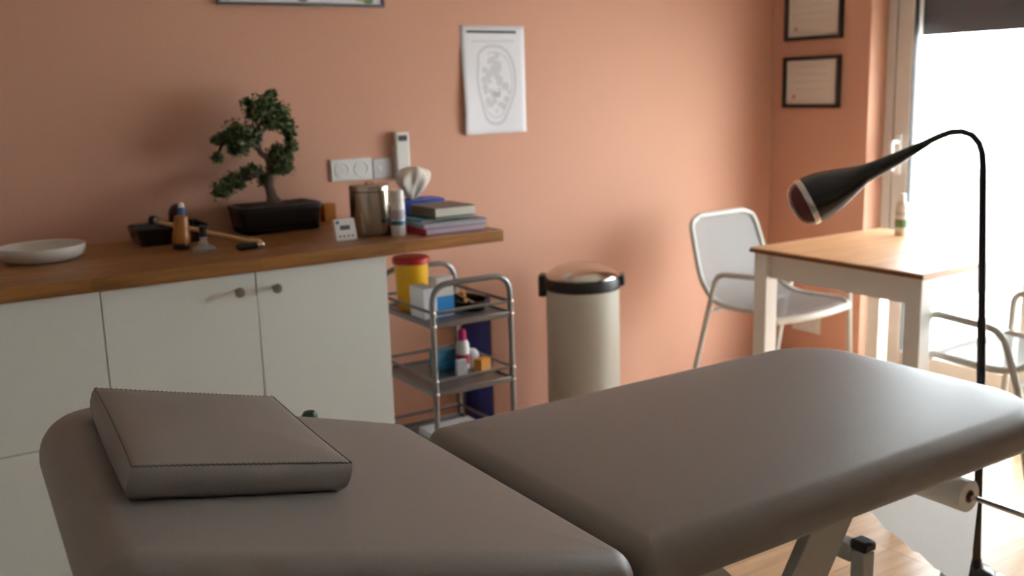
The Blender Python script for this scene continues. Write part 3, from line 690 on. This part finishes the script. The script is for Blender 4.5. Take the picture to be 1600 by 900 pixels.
lathe_thing('spray_bottle', 'white spray can with teal print beside the steel canister', 'spray can', (1.422, 2.902, Z), [
    ('body', [(.021, 0), (.023, .002), (.0235, .006), (.0235, .105), (.021, .111)], M['white_pl']), ('cap', [(.0215, .1105), (.022, .113), (.022, .143), (.020, .147), (0, .1475)], M['white_pl']),
    ('print_band', [(.0236, .036), (.0239, .036), (.0239, .05), (.0236, .05)], M['teal']), ('grey_band', [(.0236, .054), (.0239, .054), (.0239, .085), (.0236, .085)], M['lilac'])])
# pile of books
def book(label, x0, x1, y0, y1, z0, z1, cover, pages, rz=0, cov=.0018, group='books and folders in the pile'):
    cx, cy = (x0 + x1) / 2, (y0 + y1) / 2; a, b = (x1 - x0) / 2, (y1 - y0) / 2; h = z1 - z0
    t = thing('book', label, 'book', (cx, cy, z0), math.radians(rz), group)
    obj('page_block', MB().box(-a + cov, a - .002, -b + .002, b - .002, cov, h - cov), pages, t)
    obj('cover', MB().box(-a, a, -b, b, 0, cov).box(-a, a, -b, b, h - cov, h).box(-a, -a + cov, -b, b, cov, h - cov), cover, t)
    return t
z = Z
book('thin magenta folder at the bottom of the book pile', 1.49, 1.712, 2.84, 3.08, z, z + .019, M['pink'], M['lilac'], 0)
book('grey catalogue lying second from the bottom of the book pile', 1.49, 1.725, 2.842, 3.08, z + .0193, z + .035, M['grey_card'], M['lilac'], -2)
book('teal booklet under the taupe book in the pile', 1.49, 1.665, 2.90, 3.07, z + .0353, z + .041, M['teal'], M['pages'], 6, .001)
book('thin green booklet directly beneath the taupe book', 1.54, 1.69, 2.875, 3.06, z + .0413, z + .0455, M['green'], M['pages'], 2, .001)
book('thick taupe book with white pages on top of the pile', 1.555, 1.712, 2.895, 3.075, z + .0458, z + .076, M['taupe'], M['pages'], 0)
tb_ = thing('tissue_box', 'blue tissue box with a white tissue standing up behind the books', 'tissue box', (1.612, 3.165, Z))
obj('box', MB().box(-.10, .10, -.055, .055, 0, .084), M['tissue_blue'], tb_, .002)
obj('slot', MB().lathe([(.03, 0), (.03, .0008)], 24, Matrix.Translation((0, 0, .084)), 1.6, .6), M['ink'], tb_)
vs = []; rg = []
for i in range(15):
    t = i / 14; ring_ = []
    for k in range(44):
        a = 2 * math.pi * k / 44; wv = 1 + .16 * math.sin(5 * a + 2.2 * t) + .10 * math.sin(9 * a - 3 * t)
        r = (.014 + .044 * math.sin(min(1, t * 1.25) * math.pi * .62)) * wv * (1 if t < .78 else math.sqrt(max(.0, 1 - ((t - .78) / .235) ** 2)))
        ring_.append((r * math.cos(a) * 1.0 + .012 * t, r * math.sin(a) * .62,   .0845 + .108 * t + .006 * math.sin(3 * a) * t))
    rg.append(ring_)
obj('tissue', MB().rings(rg), M['tissue'], tb_, ang=60)

# ------------------------------------------------------------------ on the walls
def plate_thing(name, label, cat, p, rz=0, group=None): return thing(name, label, cat, p, rz, group)
def socket_parts(par, x, z, rot=None):
    Mx = Matrix.Translation((x, -.0085, z)) @ Matrix.Rotation(math.pi / 2, 4, 'X')
    s = obj('socket_ring', MB().lathe([(.0305, 0), (.0305, .002), (.028, .003), (.024, .0022), (.0225, -.003), (0, -.003)], 40, Mx), M['plate'], par)
    for sx in (-.0095, .0095): obj('pin_hole', MB().lathe([(.003, -.002), (.003, -.0012)], 12, Mx @ Matrix.Translation((sx, 0, -.0015))), M['hole'], s)
    return s
sk = thing('double_socket', 'white double wall socket above the steel canister', 'socket', (1.430, D, 1.037))
obj('plate', MB().box(0, .166, -.009, -.0003, 0, .080), M['plate'], sk, .003); socket_parts(sk, .045, .041); socket_parts(sk, .122, .041)
pj = thing('phone_jack', 'single white wall plate right of the double socket', 'wall plate', (1.6, D, 1.034))
obj('plate', MB().box(0, .077, -.009, -.0003, 0, .076), M['plate_grey'], pj, .003); obj('jack_cover', MB().box(.018, .036, -.0105, -.008, .03, .05), M['plate'], pj, .001)
sp2 = thing('floor_socket', 'white double socket low on the peach wall behind the chair', 'socket', (XR, 3.289, .158), -math.pi / 2)
obj('plate', MB().box(0, .168, -.009, -.0003, 0, .081), M['plate'], sp2, .003); socket_parts(sp2, .124, .04)
obj('blank_insert', MB().box(.02, .072, -.011, -.008, .016, .066), M['plate'], sp2, .002)
rc = thing('remote_control', 'white remote control with dark display in a wall holder', 'remote control', (1.685, D, 1.030))
a_ = at(612, 207, D); 
rt = obj('remote', MB().box(.002, .060, -.034, -.012, .004, .174), M['plate'], rc, .006, bseg=3)
obj('display', MB().box(.012, .050, -.0348, -.0335, .142, .163), M['ink'], rt, .001)
obj('wall_holder', MB().box(.0, .062, -.012, -.0003, .0, .125).box(.0, .062, -.037, -.0345, .0, .03).box(.0, .062, -.037, -.0003, -.003, .003), M['plate'], rc, .002)
# ear chart on A3 paper
PX, PZ = 2.0023, 1.599 - .42
pa = thing('ear_chart', 'white paper chart with a grey ear outline pinned to the wall', 'chart', (PX, D, PZ))
NX, NZ = 14, 20; vs = []; fs = []
def pcurl(x, z):      # the left lower edge lifts off the wall
    return -.0012 - .020 * max(0, 1 - x / .297 * 1.6) ** 2 * max(0, 1 - abs(z / .42 - .22) * 1.5)
for i in range(NX + 1):
    for j in range(NZ + 1):
        x, z = .297 * i / NX, .42 * j / NZ; vs.append((x, pcurl(x, z), z))
for i in range(NX):
    for j in range(NZ): a = i * (NZ + 1) + j; fs.append((a, a + NZ + 1, a + NZ + 2, a + 1))
po_ = obj('sheet', MB().add(vs, fs), M['paper'], pa); so = po_.modifiers.new('solid', 'SOLIDIFY'); so.thickness = .0004; so.offset = 0
def flat(pts, m, name='print', off=.0006):
    vs = [(x, pcurl(x, z) - off, z) for x, z in pts]; return obj(name, MB().add(vs, [tuple(range(len(vs)))]), m, pa)
def strip(pts, w, m, name='print_line', off=.0007, closed=False):
    P = [Vector((x, 0, z)) for x, z in pts]; n = len(P); vs = []; fs = []
    for i, p in enumerate(P):
        a = P[(i - 1) % n] if closed or i else p; b = P[(i + 1) % n] if closed or i < n - 1 else p
        t = (b - a).normalized(); nn_ = Vector((-t.z, 0, t.x)) * w / 2
        for q in (p - nn_, p + nn_): vs.append((q.x, pcurl(q.x, q.z) - off, q.z))
    for i in range(n if closed else n - 1):
        j = (i + 1) % n; fs.append((2 * i, 2 * i + 1, 2 * j + 1, 2 * j))
    return obj(name, MB().add(vs, fs), m, pa)
cx = lambda u: .297 * (u - 130) / (555 - 130); cz = lambda v: .42 * (1 - (v - 85) / (805 - 85))
strip([(cx(170), cz(124)), (cx(500), cz(127))], .0105, M['ink'], 'title_line')
strip([(cx(200), cz(187)), (cx(485), cz(186))], .006, M['ink_l'], 'subtitle_line')
ear = [(240, 330), (245, 270), (290, 228), (345, 218), (410, 235), (455, 290), (478, 360), (486, 440), (480, 520), (455, 600), (425, 670), (395, 725), (350, 742), (300, 722), (270, 670), (255, 600), (238, 520), (230, 420)]
V = [Vector((cx(a), 0, cz(b))) for a, b in ear]; Pc = spline(V + [V[0]], 5)[:-1]
strip([(p.x, p.z) for p in Pc], .0115, M['ink_l'], 'ear_outline', closed=True)
V2 = [V[0].lerp(Vector((cx(355), 0, cz(470))), 0)]; cen = Vector((cx(355), 0, cz(470)))
strip([(p.x, p.z) for p in [q.lerp(cen, .17) for q in Pc[10:75]]], .003, M['ink_m'], 'ear_inner_line')
random.seed(3)
for k in range(46):
    a = random.random() * 6.28; r = math.sqrt(random.random()) * .78
    q = cen + Vector((math.cos(a) * r * .082, 0, math.sin(a) * r * .14)); s = random.uniform(.009, .021)
    flat([(q.x + s * math.cos(t * 1.05 + a) * random.uniform(.7, 1.1), q.z + s * .8 * math.sin(t * 1.05 + a)) for t in range(6)], M['ink_l'], 'print_mark', .0005 + k * 4e-6)
flat([(cx(325), cz(525)), (cx(385), cz(525)), (cx(380), cz(560)), (cx(345), cz(562))], M['ink_m'], 'print_mark', .0009)
# framed print cropped by the top of the picture
fp = thing('framed_poster', 'wide poster in a thin aluminium frame above the bonsai', 'poster', (1.061, D, 1.6585)); fwid = .617; fh = .44
obj('backing', MB().box(.004, fwid - .004, -.012, -.001, .004, fh - .004), M['paper'], fp)
for b_ in ((0, fwid, 0, .010), (0, fwid, fh - .010, fh), (0, .010, .010, fh - .010), (fwid - .010, fwid, .010, fh - .010)): obj('frame_bar', MB().box(b_[0], b_[1], -.020, -.0003, b_[2], b_[3]), M['alu'], fp, .001)
for (x, z, rx, rz, m) in ((.035, .03, .02, .016, 'grey_card'), (.12, .03, .012, .01, 'seal'), (.305, .028, .022, .014, 'taupe'), (.44, .036, .01, .008, 'seal'), (.53, .032, .03, .012, 'olive'), (.555, .022, .02, .010, 'label_green'), (.2, .2, .05, .07, 'seal'), (.4, .22, .05, .08, 'taupe')):
    obj('print', MB().lathe([(1, 0), (1, .0004)], 18, Matrix.Translation((x, -.0122, z)) @ Matrix.Rotation(math.pi / 2, 4, 'X') @ Matrix.Diagonal((rx, rz, 1, 1))), M[m], fp)
# certificates on the right wall
def certificate(label, y0, y1, z0, z1):
    w, h = y1 - y0, z1 - z0
    t = thing('framed_certificate', label, 'certificate', (XR, y1, z0), -math.pi / 2, 'framed certificates by the glass door'); b = .017
    for q in ((0, w, 0, b), (0, w, h - b, h), (0, b, b, h - b), (w - b, w, b, h - b)): obj('frame_bar', MB().box(q[0], q[1], -.022, -.0003, q[2], q[3]), M['frame'], t, .002)
    mo = obj('mount', MB().box(b - .002, w - b + .002, -.008, -.002, b - .002, h - b + .002), M['mat_white'], t)
    pp = obj('document', MB().box(b + .014, w - b - .014, -.0092, -.008, b + .012, h - b - .012), M['cream'], t)
    for k in range(7):
        zz = h - b - .03 - k * .017; ww = w * (.28 if k in (0, 6) else .34 - .03 * (k % 3))
        obj('text_line', MB().box(w / 2 - ww, w / 2 + ww, -.0096, -.0091, zz - .0016, zz + .0016), M['mat_white'] if k % 2 else M['ink_l'], pp)
    obj('red_seal', MB().lathe([(.009, 0), (.009, .0006)], 20, Matrix.Translation((b + .045, -.0092, b + .035)) @ Matrix.Rotation(math.pi / 2, 4, 'X')), M['seal'], pp)
    obj('glazing', MB().box(b - .001, w - b + .001, -.013, -.0115, b - .001, h - b + .001), M['pane'], t)
certificate('black framed certificate hanging lower beside the glass door', 3.0466, 3.3755, 1.2247, 1.4591)
certificate('black framed certificate hanging above the other one', 3.043, 3.372, 1.532, 1.766)
